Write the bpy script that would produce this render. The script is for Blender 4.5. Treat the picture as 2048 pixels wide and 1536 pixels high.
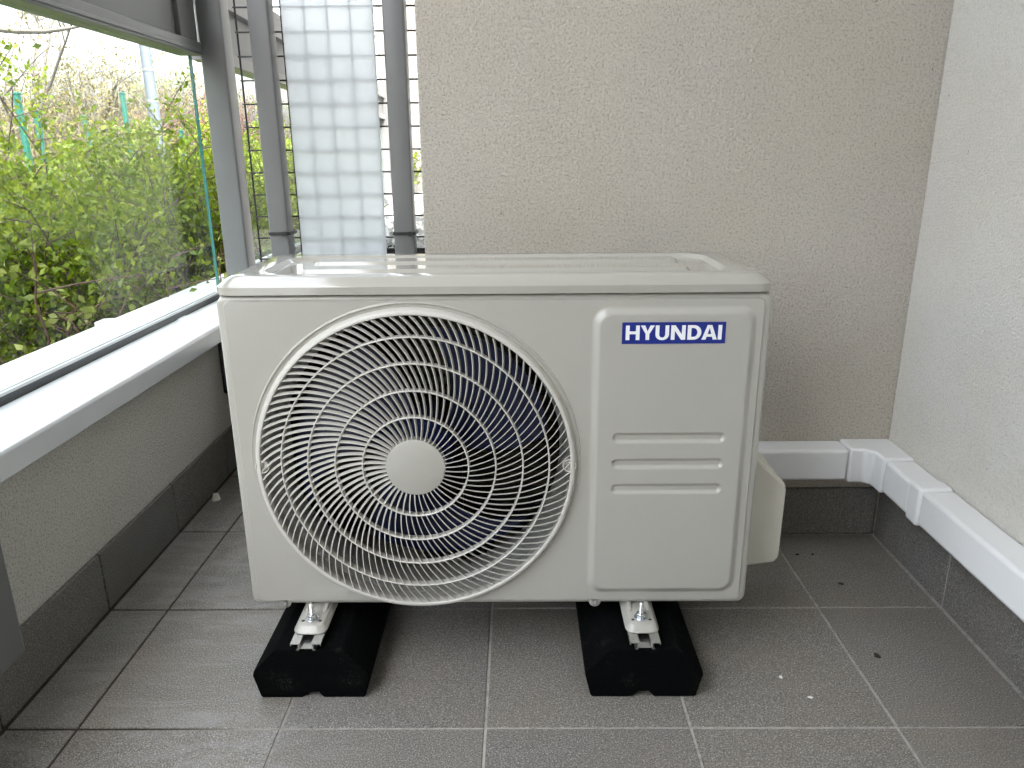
import bpy, bmesh, math, random
import numpy as np
from mathutils import Vector, Matrix

for o in list(bpy.data.objects):
    bpy.data.objects.remove(o, do_unlink=True)
scene = bpy.context.scene
COL = scene.collection
rad = math.radians
rnd = random.Random(7)

# ------------------------------------------------------------------ camera
CAM_H = .82
pitch, yaw, roll = rad(17.1), rad(-.5), rad(-.5)
fwd = Vector((math.sin(yaw) * math.cos(pitch), math.cos(yaw) * math.cos(pitch), -math.sin(pitch)))
right0 = Vector((math.cos(yaw), -math.sin(yaw), 0))
up0 = right0.cross(fwd)
cright = right0 * math.cos(roll) + up0 * math.sin(roll)
cup = -right0 * math.sin(roll) + up0 * math.cos(roll)
cam = bpy.data.cameras.new('camera')
cam.sensor_width = 36
cam.lens = 1505 / 2048 * 36
cam.clip_start = .02
cam.clip_end = 3000
camo = bpy.data.objects.new('camera', cam)
COL.objects.link(camo)
camo.matrix_world = Matrix(((cright.x, cup.x, -fwd.x, 0), (cright.y, cup.y, -fwd.y, 0),
                            (cright.z, cup.z, -fwd.z, CAM_H), (0, 0, 0, 1)))
scene.camera = camo

# ------------------------------------------------------------------ sky, sun, exposure
SUN_EL, SUN_AZ = rad(58), rad(140)          # azimuth from +y towards +x
world = bpy.data.worlds.new('World')
scene.world = world
world.use_nodes = True
nt = world.node_tree
nt.nodes.clear()
wo = nt.nodes.new('ShaderNodeOutputWorld')
bg = nt.nodes.new('ShaderNodeBackground')
sky = nt.nodes.new('ShaderNodeTexSky')
sky.sky_type = 'NISHITA'
sky.sun_disc = False
sky.sun_elevation = SUN_EL
sky.sun_rotation = SUN_AZ
sky.air_density = 1.6
sky.dust_density = 8.0
sky.ozone_density = 1.0
hs = nt.nodes.new('ShaderNodeHueSaturation')
hs.inputs['Saturation'].default_value = .35     # thin white overcast
nt.links.new(sky.outputs[0], hs.inputs['Color'])
nt.links.new(hs.outputs[0], bg.inputs[0])
bg.inputs[1].default_value = .15
nt.links.new(bg.outputs[0], wo.inputs[0])
sl = bpy.data.lights.new('sun', 'SUN')
sl.energy = 1.2
sl.angle = rad(14)
sl.color = (1, .96, .9)
so = bpy.data.objects.new('sun', sl)
COL.objects.link(so)
sd = Vector((math.sin(SUN_AZ) * math.cos(SUN_EL), math.cos(SUN_AZ) * math.cos(SUN_EL), math.sin(SUN_EL)))
so.rotation_euler = sd.to_track_quat('Z', 'Y').to_euler()
so.location = (0, 0, 20)
scene.view_settings.view_transform = 'Standard'
scene.view_settings.look = 'None'
scene.view_settings.gamma = 1
scene.view_settings.exposure = 3.45
scene.render.engine = 'CYCLES'
scene.cycles.use_denoising = True
try:
    scene.cycles.denoiser = 'OPENIMAGEDENOISE'
except Exception:
    pass
scene.cycles.use_adaptive_sampling = True
scene.cycles.adaptive_threshold = .03
scene.cycles.max_bounces = 8
scene.cycles.diffuse_bounces = 5
scene.cycles.glossy_bounces = 4
scene.cycles.transmission_bounces = 8
scene.cycles.transparent_max_bounces = 16
scene.cycles.caustics_reflective = False
scene.cycles.caustics_refractive = False
scene.cycles.sample_clamp_indirect = 8

# ------------------------------------------------------------------ object helpers
WORLD = {}


def add(name, geo, mat=None, parent=None, label=None, cat=None, group=None, kind=None,
        bevel=0, seg=2, smooth=None, origin=None, sharp=35):
    """links one mesh object; geo = (verts, faces) in world coordinates"""
    vs, fs = geo
    V = np.asarray(vs, dtype=float)
    if origin is None:
        lo, hi = V.min(0), V.max(0)
        origin = ((lo[0] + hi[0]) / 2, (lo[1] + hi[1]) / 2, lo[2])
    c = np.asarray(origin, dtype=float)
    me = bpy.data.meshes.new(name)
    me.from_pydata((V - c).tolist(), [], [list(map(int, f)) for f in fs])
    me.validate()
    me.update()
    if smooth is None:
        smooth = bevel > 0
    if smooth:
        me.polygons.foreach_set('use_smooth', [True] * len(me.polygons))
        me.set_sharp_from_angle(angle=rad(sharp))
    mats = mat if isinstance(mat, (list, tuple)) else [mat]
    for m in mats:
        if m is not None:
            me.materials.append(m)
    o = bpy.data.objects.new(name, me)
    COL.objects.link(o)
    place(o, c, parent)
    if bevel:
        b = o.modifiers.new('bevel', 'BEVEL')
        b.width = bevel
        b.segments = seg
        b.limit_method = 'ANGLE'
        b.angle_limit = rad(30)
        b.harden_normals = False
    tag(o, label, cat, group, kind)
    return o


def place(o, c, parent=None):
    c = np.asarray(c, dtype=float)
    WORLD[o.name] = c
    if parent is not None:
        o.parent = parent
        o.location = tuple(c - WORLD[parent.name])
    else:
        o.location = tuple(c)


def tag(o, label=None, cat=None, group=None, kind=None):
    for k, v in (('label', label), ('category', cat), ('group', group), ('kind', kind)):
        if v:
            o[k] = v


def empty(name, loc, label, cat, group=None, kind=None):
    o = bpy.data.objects.new(name, None)
    o.empty_display_size = .1
    COL.objects.link(o)
    place(o, loc)
    tag(o, label, cat, group, kind)
    return o


def share(src, loc, parent=None, roty=None):
    """another object with the same mesh data"""
    o = src.copy()
    COL.objects.link(o)
    o.parent = None
    place(o, loc, parent)
    if roty is not None:
        o.rotation_euler = (0, roty, 0)
    return o


def box(x0, x1, y0, y1, z0, z1):
    x0, x1 = min(x0, x1), max(x0, x1)
    y0, y1 = min(y0, y1), max(y0, y1)
    v = [(x, y, z) for z in (z0, z1) for y in (y0, y1) for x in (x0, x1)]
    f = [(0, 2, 3, 1), (4, 5, 7, 6), (0, 1, 5, 4), (2, 6, 7, 3), (0, 4, 6, 2), (1, 3, 7, 5)]
    return v, f


def join(*geos):
    V, Fs = [], []
    for v, f in geos:
        n = len(V)
        V += [tuple(p) for p in v]
        Fs += [tuple(i + n for i in q) for q in f]
    return V, Fs


def prism(poly, axis, a0, a1):
    """poly 2D, extruded along axis; axis 'y': poly=(x,z); 'x': poly=(y,z); 'z': poly=(x,y)"""
    area = sum(poly[i][0] * poly[(i + 1) % len(poly)][1] - poly[(i + 1) % len(poly)][0] * poly[i][1]
               for i in range(len(poly)))
    if area < 0:
        poly = poly[::-1]
    def P(p, a):
        return {'y': (p[0], a, p[1]), 'x': (a, p[0], p[1]), 'z': (p[0], p[1], a)}[axis]
    n = len(poly)
    v = [P(p, a0) for p in poly] + [P(p, a1) for p in poly]
    fl = axis == 'y'
    f = [list(range(n))[::-1], list(range(n, 2 * n))] + [[i, (i + 1) % n, n + (i + 1) % n, n + i] for i in range(n)]
    if fl:
        f = [q[::-1] for q in f]
    return v, f


def rrect(x0, x1, z0, z1, r, n=5):
    """rounded rectangle outline, counter-clockwise"""
    pts = []
    for cx, cz, a in ((x1 - r, z0 + r, -90), (x1 - r, z1 - r, 0), (x0 + r, z1 - r, 90), (x0 + r, z0 + r, 180)):
        for i in range(n + 1):
            t = rad(a + 90 * i / n)
            pts.append((cx + r * math.cos(t), cz + r * math.sin(t)))
    return pts


def circ(cx, cz, r, n=96):
    return [(cx + r * math.cos(2 * math.pi * i / n), cz + r * math.sin(2 * math.pi * i / n)) for i in range(n)]


def strip(A, B, closed=True):
    """quads between two rings of equal length"""
    n = len(A)
    v = list(A) + list(B)
    f = [(i, (i + 1) % n, n + (i + 1) % n, n + i) for i in range(n if closed else n - 1)]
    return v, f


def fill(loops, y, plane='xz', flip=False):
    """flat face with holes, triangulated"""
    bm = bmesh.new()
    es = []
    for lp in loops:
        vs = [bm.verts.new((p[0], y, p[1]) if plane == 'xz' else (p[0], p[1], y)) for p in lp]
        es += [bm.edges.new((vs[i], vs[(i + 1) % len(vs)])) for i in range(len(vs))]
    bmesh.ops.triangle_fill(bm, edges=es, use_beauty=True)
    bm.verts.index_update()
    v = [tuple(q.co) for q in bm.verts]
    f = []
    for q in bm.faces:
        ids = [w.index for w in q.verts]
        q.normal_update()
        nn = q.normal.y if plane == 'xz' else -q.normal.z
        if nn > 0:
            ids = ids[::-1]
        if flip:
            ids = ids[::-1]
        f.append(ids)
    bm.free()
    return v, f


def at_y(poly, y):
    return [(p[0], y, p[1]) for p in poly]


def at_z(poly, z):
    return [(p[0], p[1], z) for p in poly]


def lathe(profile, c, axis='y', n=64, closed=False, a0=0, a1=360):
    """profile [(r, h)], turned round an axis through c"""
    full = abs(a1 - a0 - 360) < 1e-6
    m = n if full else n + 1
    v = []
    for r, h in profile:
        for i in range(m):
            t = rad(a0 + (a1 - a0) * i / n)
            if axis == 'y':
                v.append((c[0] + r * math.cos(t), c[1] + h, c[2] + r * math.sin(t)))
            elif axis == 'z':
                v.append((c[0] + r * math.cos(t), c[1] + r * math.sin(t), c[2] + h))
            else:
                v.append((c[0] + h, c[1] + r * math.cos(t), c[2] + r * math.sin(t)))
    f = []
    for j in range(len(profile) - (0 if closed else 1)):
        k = (j + 1) % len(profile)
        for i in range(m if full else m - 1):
            i2 = (i + 1) % m
            f.append((j * m + i, j * m + i2, k * m + i2, k * m + i))
    return v, f


def tube(pts, radii, n=6, cap=True):
    V, Fs = [], []
    pts = [Vector(p) for p in pts]
    prev = None
    for i, p in enumerate(pts):
        d = (pts[min(i + 1, len(pts) - 1)] - pts[max(i - 1, 0)]).normalized()
        a = Vector((0, 0, 1)) if abs(d.z) < .9 else Vector((1, 0, 0))
        u = d.cross(a).normalized() if prev is None else (prev - d * prev.dot(d)).normalized()
        prev = u
        w = d.cross(u)
        r = radii[i] if hasattr(radii, '__len__') else radii
        for k in range(n):
            t = 2 * math.pi * k / n
            V.append(tuple(p + (u * math.cos(t) + w * math.sin(t)) * r))
    for i in range(len(pts) - 1):
        for k in range(n):
            k2 = (k + 1) % n
            Fs.append((i * n + k, i * n + k2, (i + 1) * n + k2, (i + 1) * n + k))
    if cap:
        Fs.append(tuple(range(n))[::-1])
        Fs.append(tuple(range((len(pts) - 1) * n, len(pts) * n)))
    return V, Fs


# ------------------------------------------------------------------ materials
class NT:
    def __init__(s, name):
        s.m = bpy.data.materials.new(name)
        s.m.use_nodes = True
        s.t = s.m.node_tree
        s.t.nodes.clear()
        s.out = s.t.nodes.new('ShaderNodeOutputMaterial')
        g = s.t.nodes.new('ShaderNodeNewGeometry')
        s.pos = g.outputs['Position']

    def n(s, typ, **kw):
        x = s.t.nodes.new(typ)
        for k, v in kw.items():
            if k in x.inputs.keys():
                s.set(x, k, v)
            else:
                setattr(x, k, v)
        return x

    def set(s, node, key, v):
        if isinstance(v, bpy.types.NodeSocket):
            s.t.links.new(v, node.inputs[key])
        else:
            node.inputs[key].default_value = v

    def noise(s, scale, detail=2, rough=.5, vec=None, dist=0):
        x = s.n('ShaderNodeTexNoise', Scale=scale, Detail=detail, Roughness=rough, Distortion=dist)
        s.t.links.new(vec or s.pos, x.inputs['Vector'])
        return x.outputs['Fac']

    def voro(s, scale, feature='F1', vec=None, out='Distance'):
        x = s.n('ShaderNodeTexVoronoi', Scale=scale)
        x.feature = feature
        s.t.links.new(vec or s.pos, x.inputs['Vector'])
        return x.outputs[out]

    def ramp(s, fac, stops):
        x = s.t.nodes.new('ShaderNodeValToRGB')
        s.t.links.new(fac, x.inputs[0])
        el = x.color_ramp.elements
        while len(el) < len(stops):
            el.new(.5)
        for e, (p, c) in zip(el, stops):
            e.position = p
            e.color = (c, c, c, 1) if isinstance(c, (int, float)) else (*c, 1)
        return x.outputs[0]

    def mix(s, fac, a, b, mode='MIX'):
        x = s.t.nodes.new('ShaderNodeMix')
        x.data_type = 'RGBA'
        x.blend_type = mode
        for i, v in ((0, fac), (6, a), (7, b)):
            if isinstance(v, bpy.types.NodeSocket):
                s.t.links.new(v, x.inputs[i])
            elif i == 0:
                x.inputs[0].default_value = v
            else:
                x.inputs[i].default_value = (*v, 1) if len(v) == 3 else v
        return x.outputs[2]

    def math(s, op, a, b=0, c=None, clamp=False):
        x = s.t.nodes.new('ShaderNodeMath')
        x.operation = op
        x.use_clamp = clamp
        for i, v in ((0, a), (1, b), (2, c)):
            if v is None:
                continue
            if isinstance(v, bpy.types.NodeSocket):
                s.t.links.new(v, x.inputs[i])
            else:
                x.inputs[i].default_value = v
        return x.outputs[0]

    def xyz(s):
        x = s.t.nodes.new('ShaderNodeSeparateXYZ')
        s.t.links.new(s.pos, x.inputs[0])
        return x.outputs

    def bump(s, h, strength=.5, dist=.002, normal=None):
        x = s.n('ShaderNodeBump', Strength=strength, Distance=dist, Height=h)
        if normal:
            s.t.links.new(normal, x.inputs['Normal'])
        return x.outputs[0]

    def bsdf(s, color, rough=.5, metal=0, normal=None, spec=.5, **kw):
        b = s.t.nodes.new('ShaderNodeBsdfPrincipled')
        s.set(b, 'Base Color', color if isinstance(color, bpy.types.NodeSocket) else (*color, 1))
        s.set(b, 'Roughness', rough)
        s.set(b, 'Metallic', metal)
        s.set(b, 'Specular IOR Level', spec)
        if normal is not None:
            s.t.links.new(normal, b.inputs['Normal'])
        for k, v in kw.items():
            s.set(b, k.replace('_', ' '), v)
        return b.outputs[0]

    def done(s, shader):
        s.t.links.new(shader, s.out.inputs['Surface'])
        return s.m


def stucco(name, col, grain=250, strength=1.0, stain=(.8, .76, .70), pits=.25):
    s = NT(name)
    n1 = s.noise(grain * 1.15, 4, .78)
    n2 = s.voro(grain * .8, 'F1')
    h = s.math('ADD', s.math('MULTIPLY_ADD', s.noise(grain * 2.1, 2, .6), .45, n1), s.math('MULTIPLY', n2, .45))
    big = s.noise(2.3, 4, .55)
    mid = s.noise(9, 3, .6)
    c = s.mix(s.ramp(big, [(.35, 0.), (.7, 1.)]), col, tuple(a * b for a, b in zip(col, stain)))
    c = s.mix(s.math('MULTIPLY', s.ramp(mid, [(.4, 0.), (.75, 1.)]), .3), c, tuple(a * .88 for a in col))
    c = s.mix(s.math('MULTIPLY', s.ramp(s.noise(3.1, 3, .5), [(.45, 0.), (.75, 1.)]), .35), c, (col[0], col[1] * .955, col[2] * .84))
    c = s.mix(s.math('MULTIPLY', s.ramp(s.noise(4.3, 2, .5), [(.55, 0.), (.8, 1.)]), .25), c, (col[0], col[1] * .93, col[2] * .92))
    pit = s.ramp(s.noise(grain * .95, 3, .75), [(.36, 1.), (.50, 0.)])
    lite = s.ramp(s.noise(grain * 1.3, 2, .7), [(.58, 0.), (.72, 1.)])
    c = s.mix(s.math('MULTIPLY', lite, .35), c, (.90, .885, .84))  # light grain: lit side of the relief put into the colour
    c = s.mix(s.math('MULTIPLY', pit, pits), c, tuple(a * .40 for a in col))  # dirt in the pits, plus shading of the relief put into the colour
    fleck = s.ramp(s.noise(120, 1, .4), [(.16, 1.), (.20, 0.)])
    c = s.mix(s.math('MULTIPLY', fleck, .6), c, (.10, .09, .075))
    return s.done(s.bsdf(c, .9, normal=s.bump(h, strength, .0072), spec=.2))


def tile_mat(name, base, scuff=False, spec=.45):
    s = NT(name)
    fine = s.noise(430, 2, .8)
    c = s.ramp(fine, [(.28, tuple(b * .10 for b in base)), (.45, tuple(b * .78 for b in base)),
                      (.55, tuple(b * 1.05 for b in base)), (.70, tuple(min(1, b * 2.7) for b in base))])
    big = s.noise(5, 4, .6)
    c = s.mix(s.math('MULTIPLY', s.ramp(big, [(.4, 0.), (.72, 1.)]), .35), c, (base[0] * 1.15, base[1] * .97, base[2] * .78))
    oi = s.t.nodes.new('ShaderNodeObjectInfo')
    c = s.mix(1.0, c, s.ramp(oi.outputs['Random'], [(0., (.90, .90, .91)), (1., (1., .99, .97))]), 'MULTIPLY')
    spot = s.ramp(s.noise(11, 5, .7), [(.60, 0.), (.70, 1.)])
    c = s.mix(s.math('MULTIPLY', spot, .22), c, tuple(b * .55 for b in base))
    rough = s.ramp(s.noise(14, 4, .65), [(.35, .42), (.7, .60)])
    nrm = s.bump(s.noise(480, 2, .6), .25, .0006)
    if scuff:
        m = s.t.nodes.new('ShaderNodeMapping')
        s.t.links.new(s.pos, m.inputs[0])
        m.inputs['Rotation'].default_value = (0, 0, rad(-38))
        m.inputs['Scale'].default_value = (3.2, 13, 1)
        sw = s.noise(1.6, 5, .62, vec=m.outputs[0], dist=1.6)
        xs = s.xyz()
        left = s.ramp(s.math('ADD', xs[0], .62), [(.25, 1.), (.5, 0.)])
        k = s.math('MULTIPLY', s.ramp(sw, [(.46, 0.), (.68, 1.)]), left)
        c = s.mix(s.math('MULTIPLY', k, .4), c, (.30, .30, .30))
    return s.done(s.bsdf(c, rough, normal=nrm, spec=spec))


def paint(name, col, rough=.3, orange=.0006, spec=.5, coat=0., var=.06):
    s = NT(name)
    big = s.noise(6, 4, .6)
    c = s.mix(s.ramp(big, [(.35, 0.), (.7, 1.)]), col, tuple(a * (1 - var) for a in col))
    nrm = s.bump(s.noise(420, 2, .5), .22, orange)
    r = rough
    return s.done(s.bsdf(c, r, normal=nrm, spec=spec, Coat_Weight=coat, Coat_Roughness=.05))


def plain(name, col, rough=.5, metal=0., spec=.5, scale=60, var=.15):
    s = NT(name)
    c = s.mix(s.noise(scale, 3, .6), tuple(a * (1 - var) for a in col), tuple(min(1, a * (1 + var)) for a in col))
    r = s.ramp(s.noise(scale * 1.7, 2, .5), [(.3, rough * .85), (.7, min(1, rough * 1.15))])
    return s.done(s.bsdf(c, r, metal, spec=spec))


M = {}
M['stucco'] = stucco('stucco_cream', (.77, .725, .655), pits=.62, stain=(.93, .90, .86))
M['stucco_white'] = stucco('stucco_white', (.92, .905, .86), stain=(.97, .94, .89), pits=.22)
M['stucco_grey'] = stucco('stucco_grey', (.88, .86, .80), stain=(.94, .91, .87), pits=.62)
M['ceiling'] = plain('ceiling_paint', (.80, .79, .76), .9)
M['tile'] = tile_mat('floor_tile_speckled', (.185, .176, .162), scuff=True)
M['skirt'] = tile_mat('skirting_tile_speckled', (.15, .147, .139), spec=.3)


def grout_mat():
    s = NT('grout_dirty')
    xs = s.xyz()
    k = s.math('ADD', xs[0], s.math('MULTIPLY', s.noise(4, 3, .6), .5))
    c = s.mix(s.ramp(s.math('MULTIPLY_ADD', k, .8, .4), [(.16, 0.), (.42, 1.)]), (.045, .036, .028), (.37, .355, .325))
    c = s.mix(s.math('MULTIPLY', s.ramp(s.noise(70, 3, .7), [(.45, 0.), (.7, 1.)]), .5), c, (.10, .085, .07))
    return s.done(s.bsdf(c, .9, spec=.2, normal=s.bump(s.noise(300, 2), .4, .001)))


M['grout'] = grout_mat()
M['white'] = paint('cabinet_paint', (.378, .368, .334), .28, coat=.25, var=.015)
M['lidpaint'] = paint('lid_paint', (.355, .343, .308), .10, orange=.00005, coat=.5, var=.015)
M['plastic'] = paint('grille_plastic', (.52, .505, .465), .32, orange=.0001, var=.03)
M['hub'] = paint('hub_plastic', (.37, .36, .325), .4, var=.04)
M['inner'] = paint('shroud_metal', (.30, .30, .285), .35, var=.2)
M['trunk'] = paint('trunking_plastic', (.74, .745, .75), .35, orange=.0001, var=.03)
M['sill'] = paint('sill_aluminium_white', (.66, .67, .69), .3, orange=.0002, var=.10, coat=.3)
M['frame'] = paint('frame_grey', (.15, .152, .154), .32, orange=.0002, var=.06)
M['panelgrey'] = paint('infill_panel_grey', (.155, .157, .156), .45, var=.05)
M['darkrail'] = paint('rail_anthracite', (.035, .037, .038), .35, var=.1)
M['black'] = plain('black_plastic', (.012, .012, .012), .45)
M['wire'] = plain('black_wire', (.006, .0065, .0065), .5)
M['zinc'] = plain('zinc_plated', (.62, .64, .66), .25, 1.0, scale=200)
M['alu'] = plain('aluminium', (.72, .72, .71), .32, 1.0, scale=120)
M['navy'] = paint('fan_navy', (.006, .012, .055), .3, var=.2)
M['motor'] = plain('motor_dark', (.008, .0085, .0095), .4, .3)
M['coil'] = plain('coil_olive', (.035, .030, .018), .6, scale=300, var=.4)
M['blue'] = plain('label_blue', (.003, .016, .20), .35, var=.04)
M['lettering'] = plain('label_white', (.82, .83, .86), .4, var=.02)
M['cream'] = paint('cover_plastic', (.62, .60, .53), .4, var=.04)
M['screw'] = plain('screw_steel', (.55, .55, .56), .3, 1.0, scale=300)
M['leafbit'] = plain('dry_leaf', (.03, .025, .018), .8)
M['chip'] = plain('plaster_chip', (.75, .74, .70), .8)


def rubber():
    s = NT('rubber_crumb')
    g = s.noise(260, 3, .7)
    c = s.ramp(g, [(.3, (.0006, .0008, .0009)), (.7, (.0025, .003, .0032))])
    dust = s.math('MULTIPLY', s.ramp(s.noise(22, 5, .7), [(.55, 0.), (.8, 1.)]), s.ramp(s.noise(400, 2, .7), [(.5, 0.), (.7, 1.)]))
    c = s.mix(s.math('MULTIPLY', dust, .5), c, (.16, .15, .13))
    return s.done(s.bsdf(c, .9, spec=.06, normal=s.bump(g, .8, .002)))


M['rubber'] = rubber()


def glass_mat(name='clear_glass', tint=(.95, .985, .97), dirt=.008):
    s = NT(name)
    geo = s.t.nodes.new('ShaderNodeNewGeometry')
    dt = s.n('ShaderNodeVectorMath', operation='DOT_PRODUCT')
    s.t.links.new(geo.outputs['Normal'], dt.inputs[0])
    s.t.links.new(geo.outputs['Incoming'], dt.inputs[1])
    co = s.math('SUBTRACT', 1, s.math('ABSOLUTE', dt.outputs['Value']), clamp=True)
    frs = s.math('MULTIPLY_ADD', s.math('POWER', co, 5), .35, .012, clamp=True)      # Schlick, same from both sides
    tr = s.n('ShaderNodeBsdfTransparent', Color=(*tint, 1))
    gl = s.n('ShaderNodeBsdfGlossy', Roughness=.0)
    gl.inputs['Color'].default_value = (1, 1, 1, 1)
    mx = s.t.nodes.new('ShaderNodeMixShader')
    s.t.links.new(frs, mx.inputs[0])
    s.t.links.new(tr.outputs[0], mx.inputs[1])
    s.t.links.new(gl.outputs[0], mx.inputs[2])
    di = s.n('ShaderNodeBsdfTranslucent')
    di.inputs[0].default_value = (.8, .8, .78, 1)
    mp = s.t.nodes.new('ShaderNodeMapping')
    s.t.links.new(s.pos, mp.inputs[0])
    mp.inputs['Scale'].default_value = (1, 3, 1)
    z = s.xyz()[2]
    low = s.ramp(z, [(.42, 1.), (.75, 0.)])
    k = s.math('MULTIPLY', s.ramp(s.noise(6, 5, .7, vec=mp.outputs[0]), [(.45, 0.), (.8, 1.)]), s.math('MULTIPLY_ADD', low, .9, .1))
    mx2 = s.t.nodes.new('ShaderNodeMixShader')
    s.t.links.new(s.math('MULTIPLY', k, dirt * 3), mx2.inputs[0])
    s.t.links.new(mx.outputs[0], mx2.inputs[1])
    s.t.links.new(di.outputs[0], mx2.inputs[2])
    return s.done(mx2.outputs[0])


M['glass'] = glass_mat()


def glass_edge():
    s = NT('glass_edge_teal')
    return s.done(s.bsdf((.02, .15, .135), .15, spec=.6))


M['glassedge'] = glass_edge()


def frosted():
    s = NT('frosted_acrylic')
    a = s.bsdf((.95, .97, .98), .42, spec=.4, Transmission_Weight=1.0, IOR=1.12,
               normal=s.bump(s.noise(60, 3, .6), .15, .001))
    t = s.n('ShaderNodeBsdfTranslucent')
    t.inputs[0].default_value = (.95, .97, .98, 1)
    d = s.n('ShaderNodeBsdfDiffuse')
    d.inputs[0].default_value = (.8, .83, .85, 1)
    m1 = s.t.nodes.new('ShaderNodeMixShader')
    m1.inputs[0].default_value = .15
    s.t.links.new(t.outputs[0], m1.inputs[1])
    s.t.links.new(d.outputs[0], m1.inputs[2])
    m2 = s.t.nodes.new('ShaderNodeMixShader')
    m2.inputs[0].default_value = .70
    s.t.links.new(a, m2.inputs[1])
    s.t.links.new(m1.outputs[0], m2.inputs[2])
    return s.done(m2.outputs[0])


M['frosted'] = frosted()


def leaf_mat(name, c0, c1, c2, scale=9, transl=.45):
    s = NT(name)
    k = s.noise(scale, 3, .6)
    w = s.n('ShaderNodeTexWhiteNoise', noise_dimensions='3D')
    mp = s.n('ShaderNodeVectorMath', operation='SNAP')
    s.t.links.new(s.pos, mp.inputs[0])
    mp.inputs[1].default_value = (.03, .03, .03)
    s.t.links.new(mp.outputs[0], w.inputs['Vector'])
    v = s.math('MULTIPLY_ADD', w.outputs['Value'], .5, s.math('MULTIPLY', k, .6))
    c = s.ramp(v, [(.2, c0), (.55, c1), (.9, c2)])
    d = s.bsdf(c, .5, spec=.3)
    t = s.n('ShaderNodeBsdfTranslucent', Color=c)
    m = s.t.nodes.new('ShaderNodeMixShader')
    m.inputs[0].default_value = transl
    s.t.links.new(d, m.inputs[1])
    s.t.links.new(t.outputs[0], m.inputs[2])
    return s.done(m.outputs[0])


M['leaf'] = leaf_mat('leaf_spring', (.045, .080, .002), (.115, .170, .003), (.22, .255, .007))
M['leafshade'] = leaf_mat('leaf_shaded', (.032, .064, .002), (.08, .125, .003), (.15, .19, .006))  # darker leaf copy: shade of the second row put into the colour
M['leafpale'] = leaf_mat('leaf_bud_pale', (.07, .10, .015), (.15, .18, .03), (.25, .27, .07))
M['leafgold'] = leaf_mat('leaf_gold', (.075, .062, .018), (.135, .11, .032), (.19, .17, .05), transl=.35)
M['leafred'] = leaf_mat('leaf_russet', (.05, .025, .015), (.09, .045, .028), (.14, .08, .05), transl=.3)
M['stem'] = plain('stem_brown', (.06, .038, .026), .8)
M['stemred'] = plain('stem_red', (.085, .036, .026), .7)
M['bark'] = plain('bark_grey', (.07, .062, .054), .9)
M['barkpale'] = plain('twig_tan', (.11, .092, .068), .9)
M['greenpost'] = paint('fence_post_green', (.006, .075, .055), .4)
M['pole'] = paint('lamp_pole', (.075, .09, .11), .5)
M['soil'] = plain('soil', (.035, .03, .02), .95, scale=12, var=.5)
M['grass'] = leaf_mat('grass', (.05, .07, .02), (.09, .11, .03), (.14, .15, .05))
M['petal'] = plain('petal_white', (.85, .85, .83), .6)
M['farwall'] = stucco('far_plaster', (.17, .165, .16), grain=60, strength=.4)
M['winglass'] = plain('far_window', (.08, .10, .12), .15)

# ------------------------------------------------------------------ ground and floor
XL, XR, YB = -.783, .797, 1.52          # wall planes: left parapet, right wall, back wall
gx = 600
g = add('ground', ([(-gx, -gx, -.25), (gx, -gx, -.25), (gx, gx, -.25), (-gx, gx, -.25)], [(0, 1, 2, 3)]), M['soil'], kind='structure')
TX = [-.664 + .3058 * i for i in range(-1, 6)]
TY = [.9215 + .3075 * j for j in range(-4, 5)]
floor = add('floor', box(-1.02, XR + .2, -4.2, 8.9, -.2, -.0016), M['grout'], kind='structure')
tcache = {}
for i in range(len(TX) - 1):
    for j in range(len(TY) - 1):
        x0, x1 = max(TX[i] + .0022, XL + .013), min(TX[i + 1] - .0022, XR - .013)
        y0, y1 = TY[j] + .0022, TY[j + 1] - .0022
        if x0 > -.19:
            y1 = min(y1, YB - .013)
        else:
            y1 = min(y1, 1.95)
        if x1 - x0 < .02 or y1 - y0 < .02:
            continue
        key = (round(x1 - x0, 4), round(y1 - y0, 4))
        dz = rnd.uniform(-.0005, .0005)
        if key not in tcache:
            o = add('floor_tile', box(x0, x1, y0, y1, -.0095 + dz, dz), M['tile'], floor, bevel=.0009, seg=2)
            tcache[key] = (o, (x0, y0, dz))
        else:
            s0, (a, b, c) = tcache[key]
            w = WORLD[s0.name]
            o = share(s0, (w[0] + x0 - a, w[1] + y0 - b, w[2] + dz - c), floor)

# ------------------------------------------------------------------ walls with their skirting tiles
back = add('back_wall', box(-.186, XR + .16, YB, YB + .17, 0, 3.0), M['stucco'],
           label='cream rough plaster wall behind the air conditioner', cat='wall', bevel=.004)
rightw = add('side_wall', prism([(XR, YB - .0015), (XR + .16, YB - .0015), (XR + .16, -1.11), (-.74, -1.11), (-.74, -.95), (XR, -.95)], 'z', 0, 3.0), M['stucco_white'],  # return behind the camera is unseen, added to cut light from behind
             label='pale rough plaster wall on the right above the long cable trunking', cat='wall')
para = add('parapet_wall', box(-1.02, XL, -4.2, 8.9, -.25, .366), M['stucco_grey'],
           label='low grey plaster parapet under the white sill on the left', cat='wall')
SK = .111


def skirt(parent, x0, x1, y0, y1, h=SK):
    return add('skirting_tile', box(x0, x1, y0, y1, .001, h), M['skirt'], parent, bevel=.0012)


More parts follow.
